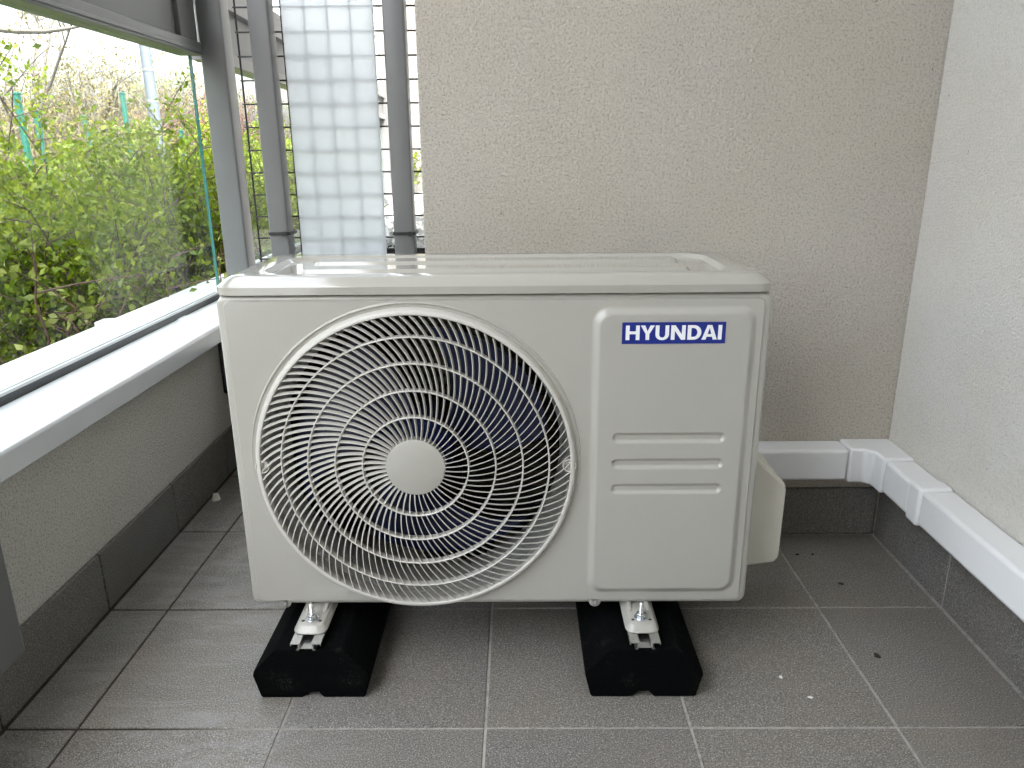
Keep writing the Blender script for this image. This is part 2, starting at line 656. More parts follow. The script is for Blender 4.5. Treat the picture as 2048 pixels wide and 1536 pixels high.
add('grout_bed', box(XL - .001, XL + .0055, .05, 1.95, .0005, .1165), M['grout'], para)
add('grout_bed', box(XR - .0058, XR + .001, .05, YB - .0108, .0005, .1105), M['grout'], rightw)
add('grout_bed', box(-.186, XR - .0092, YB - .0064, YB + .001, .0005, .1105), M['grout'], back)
for j in range(len(TY) - 1):
    y0, y1 = TY[j] + .0024, TY[j + 1] - .0024
    if y0 > 0:
        skirt(para, XL - .001, XL + .008 + rnd.uniform(-.0006, .0006), y0, min(y1, 1.95), .118 + rnd.uniform(-.001, .001))
    if y0 < 1.4 and y0 > 0:
        skirt(rightw, XR - .008, XR + .001, y0, min(y1, YB - .0105), SK)
xs_ = [-.186] + [x for x in TX if -.18 < x < .7] + [XR - .0085]
for a, b in zip(xs_[:-1], xs_[1:]):
    skirt(back, a + .0022, b - .0022, YB - .009, YB + .001, SK)

add('neighbour_wall', box(XR, XR + .16, YB + .1715, 8.945, 0, 3.0), M['stucco_white'],
    label='plaster house wall of the next balcony behind the mesh partition', cat='wall')
add('ceiling', box(-.98, XR + .16, -4.2, 3.4, 3.001, 3.2), M['ceiling'], kind='structure')

# ------------------------------------------------------------------ balustrade on the parapet
bal = empty('balustrade', (-.88, 1.0, .366),
            'grey framed glass balustrade with white sill along the left parapet', 'balustrade')
prof = [(-.752, .3665), (-.752, .404), (-.756, .410), (-.885, .4125), (-.885, .380), (-.785, .3665)]
sill = add('sill', prism(prof, 'y', -4.2, 1.905), M['sill'], bal, bevel=.002)
sill2 = add('sill', prism(prof, 'y', 1.955, 8.9), M['sill'], bal, bevel=.002)
jprof = [(-.748, .363), (-.748, .413), (-.8845, .4155), (-.8845, .37), (-.79, .3665)]
add('sill_joint', prism(jprof, 'y', 1.9055, 1.9545), M['sill'], bal, bevel=.003)
add('sill_joint', prism([(-.916, .372), (-.916, .414), (-1.10, .408), (-1.10, .36), (-1.03, .367)], 'y', 1.9055, 1.9545), M['sill'], bal, bevel=.003)
oprof = [(-.9155, .372), (-.9155, .407), (-1.095, .399), (-1.095, .36), (-1.03, .367)]
add('outer_sill', prism(oprof, 'y', -4.2, 1.904), M['sill'], bal, bevel=.002)
add('outer_sill', prism(oprof, 'y', 1.956, 8.9), M['sill'], bal, bevel=.002)
GY0, GY1 = .60, 2.245
add('lower_rail', box(-.915, -.8855, GY0, GY1, .380, .426), M['darkrail'], bal, bevel=.002)
add('glazing_bead', box(-.892, -.8865, GY0, GY1, .4262, .4325), M['sill'], bal, bevel=.001)
gz0, gz1 = .4265, 1.0815
pane = add('glass_pane', box(-.9035, -.8955, GY0, GY1 - .006, gz0, gz1), M['glass'], bal)
add('pane_edge', box(-.9035, -.8955, GY1 - .0059, GY1 - .001, gz0, gz1), M['glassedge'], pane)
add('transom_rail', box(-.93, -.865, GY0, GY1, 1.082, 1.116), M['frame'], bal, bevel=.002)
add('transom_lip', box(-.864, -.860, GY0, GY1, 1.088, 1.095), M['frame'], bal, bevel=.001)
add('infill_panel', box(-.905, -.885, GY0, GY1 - .11, 1.1165, 1.2395), M['panelgrey'], bal)
add('panel_end_frame', box(-.915, -.872, GY1 - .1095, GY1 - .0, 1.1165, 1.2395), M['frame'], bal, bevel=.003)
add('top_rail', box(-.935, -.86, GY0, GY1, 1.24, 1.325), M['frame'], bal, bevel=.003)


def post(x0, x1, y0, y1, z0, z1, parent, r=.004, mat='frame'):
    return add('post', prism(rrect(x0, x1, y0, y1, r, 3), 'z', z0, z1), M[mat], parent, smooth=True, sharp=50)


post(-.872, -.803, 2.2455, 2.315, .413, 2.6, bal, .006)
# near post fixed on the inner face of the parapet, with a rounded foot
npost = add('post', prism(rrect(-.774, -.728, .118, 1.4, .012, 4), 'y', .880, .943), M['panelgrey'], bal, bevel=.006, seg=3)
add('post_flange', box(-.7745, -.757, .9435, .962, .12, .325), M['frame'], bal, bevel=.002)
add('sill_bracket', box(-.782, -.742, 1.895, 1.95, .215, .3655), M['darkrail'], bal, bevel=.004)

# next bay, beyond the partition, swung out a little
nb = empty('neighbour_balustrade', (-.88, 2.32, .366),
           'grey railing with panes continuing beyond the wire mesh partition', 'balustrade')
ang = rad(2.6)


def swing(geo):
    v, f = geo
    out = []
    for x, y, z in v:
        dx, dy = x + .88, y - 2.32
        out.append((-.88 + dx * math.cos(ang) - dy * math.sin(ang), 2.32 + dx * math.sin(ang) + dy * math.cos(ang), z))
    return out, f


bays = [(2.33, 3.62), (3.70, 4.98), (5.06, 6.35)]
for y0, y1 in bays:
    add('top_rail', swing(box(-.935, -.86, y0, y1, 1.24, 1.325)), M['frame'], nb)
    add('infill_panel', swing(box(-.905, -.885, y0, y1, 1.1165, 1.2395)), M['panelgrey'], nb)
    add('transom_rail', swing(box(-.93, -.865, y0, y1, 1.082, 1.116)), M['frame'], nb)
    add('lower_rail', swing(box(-.915, -.885, y0, y1, .42, .452)), M['darkrail'], nb)
    add('glass_pane', swing(box(-.9035, -.8955, y0, y1, .4525, 1.0815)), M['glass'], nb)
    add('post', swing(box(-.92, -.85, y1 + .004, y1 + .076, .42, 1.33)), M['frame'], nb)

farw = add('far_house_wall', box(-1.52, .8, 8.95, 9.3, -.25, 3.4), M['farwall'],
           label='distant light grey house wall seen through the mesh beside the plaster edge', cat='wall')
# low dark planter with white blossom behind the mesh
pl = empty('planter', (-.31, 2.08, 0), 'black planter box with white blossom behind the wire mesh', 'planter')
add('box', join(box(-.515, -.1, 1.968, 1.98, .004, .585), box(-.515, -.1, 2.24, 2.26, .004, .585), box(-.515, -.495, 1.9805, 2.2395, .004, .585),
                box(-.12, -.1, 1.9805, 2.2395, .004, .585)), M['black'], pl)
add('soil', box(-.494, -.121, 1.9815, 2.2385, .40, .55), M['soil'], pl)


def quad_cloud(pts, size, rng, jitter=.4, up=.0, aspect=1.7, shape='leaf'):
    """one folded leaf of four triangles per point"""
    n = len(pts)
    P = np.asarray(pts, dtype=float)
    d = rng.normal(size=(n, 3))
    d[:, 2] += up
    d /= np.linalg.norm(d, axis=1)[:, None]
    a = rng.normal(size=(n, 3))
    u = np.cross(d, a)
    u /= np.linalg.norm(u, axis=1)[:, None] + 1e-9
    w = np.cross(d, u)
    s = size * (1 + jitter * rng.uniform(-1, 1, n))[:, None]
    v0 = P
    v1 = P + d * s * .5 + u * s * .5 / aspect + w * s * .10
    v2 = P + d * s
    v3 = P + d * s * .5 - u * s * .5 / aspect + w * s * .10
    V = np.stack([v0, v1, v2, v3], 1).reshape(-1, 3)
    b = np.arange(n)[:, None] * 4
    Fq = np.concatenate([b + np.array([0, 1, 2]), b + np.array([0, 2, 3])])
    return V, Fq


def fast_add(name, VF, mat, parent=None, smooth=False, **kw):
    V, Fq = VF
    V = np.asarray(V, dtype=np.float64)
    lo, hi = V.min(0), V.max(0)
    c = np.array([(lo[0] + hi[0]) / 2, (lo[1] + hi[1]) / 2, lo[2]])
    me = bpy.data.meshes.new(name)
    Fq = np.asarray(Fq)
    nf, k = Fq.shape
    me.vertices.add(len(V))
    me.vertices.foreach_set('co', (V - c).astype(np.float32).ravel())
    me.loops.add(nf * k)
    me.loops.foreach_set('vertex_index', Fq.astype(np.int32).ravel())
    me.polygons.add(nf)
    me.polygons.foreach_set('loop_start', (np.arange(nf) * k).astype(np.int32))
    me.polygons.foreach_set('loop_total', np.full(nf, k, dtype=np.int32))
    me.update(calc_edges=True)
    me.materials.append(mat)
    o = bpy.data.objects.new(name, me)
    COL.objects.link(o)
    place(o, c, parent)
    tag(o, **kw)
    return o


rg = np.random.default_rng(11)
pts = np.column_stack([rg.uniform(-.48, -.13, 900), rg.uniform(1.99, 2.22, 900), .56 + .085 * rg.uniform(0, 1, 900) ** 1.3])
fast_add('blossom', quad_cloud(pts, .022, rg), M['petal'], pl)

# ------------------------------------------------------------------ partition screen: posts, wire mesh, frosted sheet
scr = empty('partition_screen', (-.38, 1.78, 0),
            'black wire mesh partition with grey posts and a frosted sheet left of the plaster wall', 'partition')
post(-.567, -.523, 1.742, 1.787, .0, 2.6, scr)
post(-.282, -.236, 1.742, 1.787, .0, 2.6, scr)
MZ = [1.1265 + .0495 * k for k in range(-21, 20)]
MXs = [-.613 + .05 * k for k in range(10)]
hw = None
for z in MZ:
    if hw is None:
        hw = add('wire', tube([(MXs[0] - .003, 1.8005, z), (MXs[-1] + .01, 1.8005, z)], .0020, 6), M['wire'], scr, smooth=True)
        w0 = WORLD[hw.name]
        z00 = z
    else:
        share(hw, (w0[0], w0[1], w0[2] + z - z00), scr)
vw = None
for x in MXs:
    if vw is None:
        vw = add('wire', tube([(x, 1.8042, .06), (x, 1.8042, 2.12)], .0022, 6), M['wire'], scr, smooth=True)
        w1 = WORLD[vw.name]
        x00 = x
    else:
        share(vw, (w1[0] + x - x00, w1[1], w1[2]), scr)
add('dark_gap_board', box(-.774, -.19, 1.955, 1.967, .004, .33), M['black'], scr)  # black board added so the gap behind the mesh looks dark
add('frosted_sheet', box(-.5085, -.309, 1.789, 1.793, .25, 2.3), M['frosted'], scr, bevel=.0008)


def tie(x0, x1, z, lab):
    r = .0035
    a, b = rrect(x0 - .001, x1 + .001, 1.741, 1.8065, .006, 3), rrect(x0 - .003, x1 + .003, 1.739, 1.8085, .007, 3)
    g1 = join(strip(at_z(b, z - r), at_z(b, z + r)), strip(at_z(a, z + r), at_z(a, z - r)),
              strip(at_z(b, z + r), at_z(a, z + r)), strip(at_z(a, z - r), at_z(b, z - r)))
    g2 = box(x1 - .012, x1 - .003, 1.7335, 1.7395, z - .005, z + .005)
    add('cable_tie', join(g1, g2), M['black'], label=lab, cat='cable tie', group='cable ties on the screen posts')


tie(-.567, -.523, .647, 'black cable tie round the grey post left of the frosted sheet')
tie(-.282, -.236, .645, 'black cable tie round the grey post right of the frosted sheet')

# ------------------------------------------------------------------ cable trunking
tk = empty('cable_trunking', (.75, 1.47, .152), 'white plastic cable trunking running round the wall corner above the tiles', 'trunking')
tz0, tz1 = .153, .222
tw = .060
add('trunk_run', box(.30, .690, YB - tw, YB - .0005, tz0, tz1), M['trunk'], tk, bevel=.007, seg=3)
el = [(.6905, YB - .0005), (.6905, YB - tw - .0035), (XR - tw - .018, YB - tw - .0035), (XR - tw - .0035, YB - tw - .018),
      (XR - tw - .0035, YB - .115), (XR - .0005, YB - .115), (XR - .0005, YB - .0005)]
add('corner_elbow', prism(el, 'z', tz0 - .0035, tz1 + .0035), M['trunk'], tk, bevel=.005, seg=3)
add('trunk_run', box(XR - tw, XR - .0005, 1.302, YB - .1155, tz0, tz1), M['trunk'], tk, bevel=.007, seg=3)
add('joint_cover', box(XR - tw - .0035, XR - .0005, 1.262, 1.3015, tz0 - .0035, tz1 + .0035), M['trunk'], tk, bevel=.006, seg=3)
add('trunk_run', box(XR - tw, XR - .0005, -4.0, 1.2615, tz0, tz1), M['trunk'], tk, bevel=.007, seg=3)

# ------------------------------------------------------------------ air conditioner
YF = 1.066
UX0, UX1, UZ0, UZ1 = -.4365, .3665, .1165, .6255
UYB = 1.345
ac = empty('air_conditioner', (-.035, 1.2, UZ0), 'white outdoor air conditioner with round fan grille and blue brand badge', 'air conditioner')
FC = (-.157, .3630)


def rr(ins, r):
    return rrect(UX0 + ins, UX1 - ins, UZ0 + ins, UZ1 - ins, r, 5)


# front plate
o0 = rr(0, .014)
o1 = rr(.0012, .013)
o2 = rr(.004, .011)
face_out = rrect(UX0 + .0105, UX1 - .0105, UZ0 + .0078, UZ1 - .006, .010, 5)
face_in = rrect(UX0 + .0125, UX1 - .0125, UZ0 + .0088, UZ1 - .008, .009, 5)
PX0, PX1, PZ0, PZ1 = .1078, .3455, .1385, .6075
p_out = rrect(PX0, PX1, PZ0, PZ1, .024, 7)


def scurve(fn, y0, y1, w, n=6):
    """rings of an S-shaped pressing from depth y0 to y1 over the inset w"""
    out = []
    for k in range(n + 1):
        t = k / n
        out.append(at_y(fn(w * t), y0 + (y1 - y0) * t * t * (3 - 2 * t)))
    return out


def rings(rs):
    return [strip(a, b) for a, b in zip(rs[:-1], rs[1:])]


def p_fn(i):
    return rrect(PX0 + i, PX1 - i, PZ0 + i, PZ1 - i, .024 - i * .5, 7)


p_in = p_fn(.0115)
HOLE = .2372
hole = circ(FC[0], FC[1], HOLE)
hole_sup = circ(FC[0], FC[1], HOLE + .0004)
face_sup = rrect(UX0 + .0130, UX1 - .0130, UZ0 + .0089, UZ1 - .0085, .0088, 5)
slots = []


def s_fn(zc):
    return lambda i: rrect(.1405 + i, .3112 - i, zc - .009 + i, zc + .009 - i, .0089 - i, 6)


for zc in (.4075, .3655, .3238):
    slots.append(s_fn(zc))
PF = YF - .0065
front = join(
    strip(at_y(o0, YF + .020), at_y(o0, YF + .008)), strip(at_y(o0, YF + .008), at_y(o1, YF + .0055)),
    strip(at_y(o1, YF + .0055), at_y(o2, YF + .0035)), strip(at_y(o2, YF + .0035), at_y(face_out, YF + .0035)),
    strip(at_y(face_out, YF + .0035), at_y(face_in, YF)),
    strip(at_y(face_in, YF), at_y(face_sup, YF)), strip(at_y(p_fn(-.0012), YF), at_y(p_out, YF)), strip(at_y(hole_sup, YF), at_y(hole, YF)),
    fill([face_sup, hole_sup, p_fn(-.0012)], YF),
    strip(at_y(hole, YF), at_y(circ(FC[0], FC[1], HOLE - .001), YF + .02)),
    *rings(scurve(p_fn, YF, PF, .0115)),
    strip(at_y(p_in, PF), at_y(p_fn(.0127), PF)), *[strip(at_y(f(-.0010), PF), at_y(f(0), PF)) for f in slots],
    fill([p_fn(.0127)] + [f(-.0010) for f in slots], PF),
    *[g for f in slots for g in rings(scurve(f, PF, PF + .0042, .006))],
    *[strip(at_y(f(.006), PF + .0042), at_y(f(.0066), PF + .0042)) for f in slots], *[fill([f(.0066)], PF + .0042) for f in slots])
fp = add('front_panel', front, M['white'], ac, smooth=True, sharp=28)
# weld the rings together so that they shade as one pressed sheet
bm = bmesh.new()
bm.from_mesh(fp.data)
bmesh.ops.remove_doubles(bm, verts=bm.verts, dist=1e-5)
bmesh.ops.recalc_face_normals(bm, faces=bm.faces)
ff = [f for f in bm.faces if abs(f.normal.y) > .9 and f.calc_area() > 1e-4]
if sum(f.normal.y * f.calc_area() for f in ff) > 0:
    bmesh.ops.reverse_faces(bm, faces=bm.faces)
bm.to_mesh(fp.data)
bm.free()
fp.data.set_sharp_from_angle(angle=rad(40))
# pressed bead over the fan opening
nb_ = 90
bead_v, bead_f = [], []
bprof = [(.2498, 0), (.2506, .55), (.2516, .95), (.2526, 1), (.2538, .6), (.2548, 0)]
for i in range(nb_ + 1):
    a = -14 + 208 * i / nb_
    fd = max(0, min(1, i / 24, (nb_ - i) / 24))
    for r, h in bprof:
        rr_ = .2498 + (r - .2498) * (.35 + .65 * fd)
        bead_v.append((FC[0] + rr_ * math.cos(rad(a)), YF + .0003 - .0032 * h * fd, FC[1] + rr_ * math.sin(rad(a))))
nbp = len(bprof)
for i in range(nb_):
    for j in range(nbp - 1):
        bead_f.append((i * nbp + j, (i + 1) * nbp + j, (i + 1) * nbp + j + 1, i * nbp + j + 1))
add('bead', (bead_v, bead_f), M['white'], fp, smooth=True, sharp=70)
# cabinet shell: sides, back, base
add('side_panel', prism([(UX0 + .0006, YF + .0205), (UX0 + .0006, UYB - .02), (UX0 + .012, UYB - .006), (UX0 + .016, UYB - .010),
                         (UX0 + .004, UYB - .022), (UX0 + .004, YF + .0205)], 'z', UZ0 + .003, UZ1 - .001), M['white'], ac)
add('side_panel', prism([(UX1 - .0006, YF + .0205), (UX1 - .0006, UYB - .02), (UX1 - .012, UYB - .006), (UX1 - .016, UYB - .010),
                         (UX1 - .004, UYB - .022), (UX1 - .004, YF + .0205)], 'z', UZ0 + .003, UZ1 - .001), M['white'], ac)
add('base_pan', box(UX0 + .006, UX1 - .006, YF + .022, UYB - .012, UZ0 + .0005, UZ0 + .012), M['white'], ac)
add('partition_plate', box(.082, .086, YF + .03, UYB - .04, UZ0 + .0125, UZ1 - .002), M['motor'], ac)
add('front_screen', join(box(-.43, -.40, YF + .0215, YF + .024, UZ0 + .013, UZ1 - .002)), M['motor'], ac)
for z in (.60, .54):
    add('side_grip', box(UX0 - .0045, UX0 + .0003, YF + .030, YF + .075, z - .022, z + .022), M['white'], ac, bevel=.0025)
add('side_knob', box(UX1 - .0004, UX1 + .0085, YF + .024, YF + .050, .574, .598), M['cream'], ac, bevel=.004, seg=3)

# lid with pressed ribs
LX0, LX1, LY0, LY1 = UX0 - .0015, UX1 + .0015, YF - .0025, UYB


def lr(ins, r):
    return rrect(LX0 + ins, LX1 - ins, LY0 + ins, LY1 - ins, r, 6)


LZ = .6275
rin = rrect(LX0 + .052, LX1 - .052, LY0 + .040, LY1 - .040, .045, 6)
rin2 = rrect(LX0 + .060, LX1 - .060, LY0 + .048, LY1 - .048, .040, 6)
ribs = []
for yc in (LY0 + .098, LY0 + .182):
    a = [(LX0 + .115, yc - .022), (LX1 - .115, yc - .022), (LX1 - .098, yc), (LX1 - .115, yc + .022), (LX0 + .115, yc + .022), (LX0 + .098, yc)]
    a = rrect(LX0 + .105, LX1 - .105, yc - .025, yc + .025, .012, 4)
    b = rrect(LX0 + .110, LX1 - .110, yc - .020, yc + .020, .009, 4)
    ribs.append((a, b))
ZT, ZR = .6520, .6460
lidg = join(strip(at_z(lr(.003, .026), LZ + .002), at_z(lr(0, .028), LZ)), strip(at_z(lr(0, .028), LZ), at_z(lr(0, .028), .6385)),
            strip(at_z(lr(0, .028), .6385), at_z(lr(.0015, .027), .6405)),
            strip(at_z(lr(.0015, .027), .6405), at_z(lr(.013, .022), .6495)),
            strip(at_z(lr(.013, .022), .6495), at_z(lr(.019, .020), ZT)),
            fill([lr(.019, .020), rin], ZT, 'xy'), strip(at_z(rin, ZT), at_z(rin2, ZR)),
            fill([rin2] + [a for a, b in ribs], ZR, 'xy'),
            *[strip(at_z(a, ZR), at_z(b, ZT + .0005)) for a, b in ribs], *[fill([b], ZT + .0005, 'xy') for a, b in ribs],
            fill([lr(.003, .026)], LZ + .002, 'xy', True))
lid = add('lid', lidg, M['lidpaint'], ac, smooth=True, sharp=40)
bm = bmesh.new()
bm.from_mesh(lid.data)
bmesh.ops.remove_doubles(bm, verts=bm.verts, dist=1e-5)
bmesh.ops.recalc_face_normals(bm, faces=bm.faces)
bm.to_mesh(lid.data)
bm.free()
lid.data.set_sharp_from_angle(angle=rad(22))

# brand badge
bx0, bx1, bz0, bz1 = .1500, .2988, .5538, .5856
badge = add('badge', box(bx0, bx1, PF - .0007, PF - .0001, bz0, bz1), M['blue'], ac)
LH = .0215
LZ0 = (bz0 + bz1) / 2 - LH / 2 + .0006
st = .0052                      # stem width


def poly_letter(c):
    """outline(s) in a box of height 1; width returned"""
    s = st / LH
    if c == 'H':
        w = .88
        return w, [[(0, 0), (s, 0), (s, 1), (0, 1)], [(w - s, 0), (w, 0), (w, 1), (w - s, 1)], [(s, .40), (w - s, .40), (w - s, .60), (s, .60)]]
    if c == 'Y':
        w = .90
        return w, [[(w / 2 - s / 2, 0), (w / 2 + s / 2, 0), (w / 2 + s / 2, .42), (w, 1), (w - s * 1.18, 1), (w / 2, .60), (s * 1.18, 1), (0, 1), (w / 2 - s / 2, .42)]]
    if c == 'U':
        w = .86
        out = [(0, 1), (0, .36)] + [(w / 2 - w / 2 * math.cos(t), .36 - .38 * math.sin(t)) for t in [math.pi * i / 10 for i in range(1, 10)]] + [(w, .36), (w, 1), (w - s, 1), (w - s, .38)]
        out += [(w / 2 + (w / 2 - s) * math.cos(t), .38 - .22 * math.sin(t)) for t in [math.pi * i / 10 for i in range(1, 10)]] + [(s, .38), (s, 1)]
        return w, [out]
    if c == 'N':
        w = .92
        return w, [[(0, 0), (s, 0), (s, .62), (w - s * 1.12, 0), (w, 0), (w, 1), (w - s, 1), (w - s, .38), (s * 1.12, 1), (0, 1)]]
    if c == 'D':
        w = .88
        o = [(0, 0), (.40, 0)] + [(.40 + (w - .40) * math.cos(t), .5 + .5 * math.sin(t)) for t in [-math.pi / 2 + math.pi * i / 12 for i in range(1, 12)]] + [(.40, 1), (0, 1)]
        o += [(0, .80), (.38, .80)] + [(.38 + (w - s * 1.05 - .38) * math.cos(t), .5 + .30 * math.sin(t)) for t in [math.pi / 2 - math.pi * i / 12 for i in range(1, 12)]] + [(.38, .20), (s, .20), (s, .795), (0, .795)]
        return w, [o]
    if c == 'A':
        w = .98
        return w, [[(0, 0), (s * 1.05, 0), (s * 1.05 + .075, .20), (w - s * 1.05 - .075, .20), (w - s * 1.05, 0), (w, 0), (w / 2 + s * .62, 1), (w / 2 - s * .62, 1),
                    (w / 2 - s * .62 - .001, .998), ], [(0, 0), (0, 0), (0, 0)]]
    if c == 'I':
        return s, [[(0, 0), (s, 0), (s, 1), (0, 1)]]


def tri_poly(lp):
    return fill([lp], PF - .0009)


geo, xcur = [], 0.
word = 'HYUNDAI'
gaps = {('H', 'Y'): .05, ('Y', 'U'): .05, ('U', 'N'): .12, ('N', 'D'): .12, ('D', 'A'): .02, ('A', 'I'): .05}
for i, ch in enumerate(word):
    w, polys = poly_letter(ch)
    if ch == 'A':
        s = st / LH
        polys = [[(0, 0), (s * 1.1, 0), (w / 2, .80), (w - s * 1.1, 0), (w, 0), (w / 2 + s * .60, 1), (w / 2 - s * .60, 1)],
                 [(.285, .20), (w - .285, .20), (w - .355, .385), (.355, .385)]]
    for lp in polys:
        geo.append(([(xcur + p[0], p[1]) for p in lp], ch))
    xcur += w + gaps.get((ch, word[i + 1] if i + 1 < len(word) else ''), .1)
tot = xcur - .1
sx = (bx1 - bx0 - .0105) / tot
lets = []
for k, (lp, ch) in enumerate(geo):
    q = [(bx0 + .0052 + p[0] * sx, LZ0 + p[1] * LH) for p in lp]
    lets.append(fill([q], PF - .0009 - .00003 * (k % 3)))
add('lettering', join(*lets), M['lettering'], badge)

# grille
gr = add('grille', lathe([(.2372, .004), (.2458, .0006), (.2458, -.0012), (.2425, -.0085), (.2412, -.0112), (.2400, -.0118), (.2368, -.0118), (.2358, -.0108), (.2352, .002)],
                         (FC[0], YF, FC[1]), 'y', 128, closed=True), M['plastic'], ac, smooth=True, sharp=40, origin=(FC[0], YF, FC[1]))
add('hub_disc', lathe([(0, -.0122), (.042, -.0122), (.0448, -.0112), (.0455, -.009), (.0455, .004), (.0, .004)], (FC[0], YF, FC[1]), 'y', 64), M['hub'], gr, smooth=True, sharp=40)
RING = [.0455, .0808, .1222, .1637, .2037, .2350]
for r in RING[1:5]:
    add('ring', lathe([(r - .0013, .0005), (r - .0011, -.0108), (r, -.0116), (r + .0011, -.0108), (r + .0013, .0005)], (FC[0], YF, FC[1]), 'y', 112, closed=True), M['plastic'], gr, smooth=True, sharp=40)
CNT = [46, 66, 92, 100, 106]
SL_R = [.0455, .0808, .1222, .1637, .2037, .2350]
SL_S = [.02, .20, .36, .50, .68, .98]


def theta(r0, r1, n=24):
    t, out = 0, [(r0, 0)]
    for i in range(n):
        ra = r0 + (r1 - r0) * (i + .5) / n
        t += np.interp(ra, SL_R, SL_S) / ra * (r1 - r0) / n
        out.append((r0 + (r1 - r0) * (i + 1) / n, t))
    return out


def vane_geo(r0, r1, a0, seg=6, c=(0, 0, 0)):
    path = theta(r0 - .0003, r1 + .0003, seg * 4)[::4]
    V = []
    for i, (r, t) in enumerate(path):
        sl = np.interp(r, SL_R, SL_S)
        an = a0 + t
        er, et = (math.cos(an), math.sin(an)), (-math.sin(an), math.cos(an))
        tx, tz = er[0] + et[0] * sl, er[1] + et[1] * sl
        L = math.hypot(tx, tz)
        nx, nz = -tz / L, tx / L
        px, pz = r * er[0], r * er[1]
        for hw_, y, sh in ((.00058, -.0110, 0), (.00058, -.0050, -.0017)):
            V.append((c[0] + px + nx * (sh + hw_), c[1] + y, c[2] + pz + nz * (sh + hw_)))
            V.append((c[0] + px + nx * (sh - hw_), c[1] + y, c[2] + pz + nz * (sh - hw_)))
    Fs = []
    for i in range(len(path) - 1):
        a, b = i * 4, i * 4 + 4
        Fs += [(a, b, b + 1, a + 1), (a + 1, b + 1, b + 3, a + 3), (a + 3, b + 3, b + 2, a + 2), (a + 2, b + 2, b, a)]
    return V, Fs


for k in (2, 3, 4):
    n = CNT[k]
    ph = rnd.uniform(0, 6)
    v0 = None
    for i in range(n):
        if v0 is None:
            v0 = add('vane', vane_geo(RING[k], RING[k + 1], ph, c=(FC[0], YF, FC[1])), M['plastic'], gr, smooth=True, sharp=50, origin=(FC[0], YF, FC[1]))
        else:
            share(v0, (FC[0], YF, FC[1]), gr, roty=2 * math.pi * i / n)
gs = []
for k in (0, 1):
    n = CNT[k]
    for i in range(n):
        gs.append(vane_geo(RING[k], RING[k + 1], .3 * k + 2 * math.pi * i / n, c=(FC[0], YF, FC[1])))
add('inner_vanes', join(*gs), M['plastic'], gr, smooth=True, sharp=50, kind='stuff')
for sgn in (-1, 1):
    cx = FC[0] + sgn * .2340
    lug = add('screw_lug', lathe([(.0085, .002), (.0106, .002), (.0106, -.0100), (.0099, -.0108), (.0091, -.0104), (.0088, -.0050), (0, -.0050)], (cx, YF, FC[1] + .002), 'y', 20), M['plastic'], gr, smooth=True, sharp=40)
    add('screw', lathe([(0, -.0080), (.0018, -.0080), (.0030, -.0072), (.0032, -.0048)], (cx + sgn * .002, YF, FC[1] + .004), 'y', 14), M['screw'], lug, smooth=True)

# inside: shroud, propeller, coil, motor
add('shroud', lathe([(.2372, .0205), (.230, .030), (.2255, .050), (.2245, .085), (.228, .095)], (FC[0], YF, FC[1]), 'y', 96), M['inner'], ac, smooth=True)
fan = add('propeller', lathe([(0, .062), (.045, .062), (.052, .068), (.055, .080), (.055, .125), (0, .125)], (FC[0], YF, FC[1]), 'y', 40), M['navy'], ac, smooth=True, sharp=40)
for b in range(3):
    V, Fs = [], []
    nr, na = 9, 12
    base = rad(18 + 120 * b)
    for i in range(nr):
        r = .050 + (.205 - .050) * i / (nr - 1)
        span = rad(58 + 26 * (i / (nr - 1)) ** .8)
        sweep = rad(26) * (i / (nr - 1)) ** 1.5
        for j in range(na):
            u = j / (na - 1)
            t = base + sweep + (u - .5) * span
            y = YF + .112 - .060 * (u) + .010 * math.sin(math.pi * u)
            V.append((FC[0] + r * math.cos(t), y, FC[1] + r * math.sin(t)))
    n0 = len(V)
    V += [(x, y + .003, z) for x, y, z in V]
    for i in range(nr - 1):
        for j in range(na - 1):
            q = (i * na + j, i * na + j + 1, (i + 1) * na + j + 1, (i + 1) * na + j)
            Fs.append(q)
            Fs.append(tuple(n0 + k for k in q[::-1]))
    rim = [j for j in range(na)] + [i * na + na - 1 for i in range(1, nr)] + [(nr - 1) * na + j for j in range(na - 2, -1, -1)] + [i * na for i in range(nr - 2, 0, -1)]
    for a, c in zip(rim, rim[1:] + rim[:1]):
        Fs.append((a, n0 + a, n0 + c, c))
    add('blade', (V, Fs), M['navy'], fan, smooth=True, sharp=60)
coil = add('condenser_coil', box(UX0 + .02, .075, UYB - .055, UYB - .028, UZ0 + .014, UZ1 - .004), M['coil'], ac)
gb = None
for i in range(26):
    z = UZ0 + .03 + .0182 * i
    if gb is None:
        gb = add('tube_row', box(UX0 + .021, .074, UYB - .061, UYB - .0555, z, z + .0065), M['motor'], coil, bevel=.002)
        w2, z2 = WORLD[gb.name], z
    else:
        share(gb, (w2[0], w2[1], w2[2] + z - z2), coil)
mo = add('fan_motor', lathe([(0, .126), (.042, .128), (.048, .134), (.048, .175), (.040, .185), (0, .186)], (FC[0], YF, FC[1]), 'y', 32), M['motor'], ac, smooth=True, sharp=40)
add('motor_bracket', join(box(FC[0] - .055, FC[0] - .035, YF + .187, YF + .197, UZ0 + .0125, UZ1 - .003),
                          box(FC[0] + .035, FC[0] + .055, YF + .187, YF + .197, UZ0 + .0125, UZ1 - .003)), M['motor'], mo)
add('drain_grid', join(*[box(-.17 + .022 * i, -.155 + .022 * i, YF + .12, YF + .17, UZ0 + .0125, UZ0 + .055) for i in range(6)]), M['motor'], ac, bevel=.003)

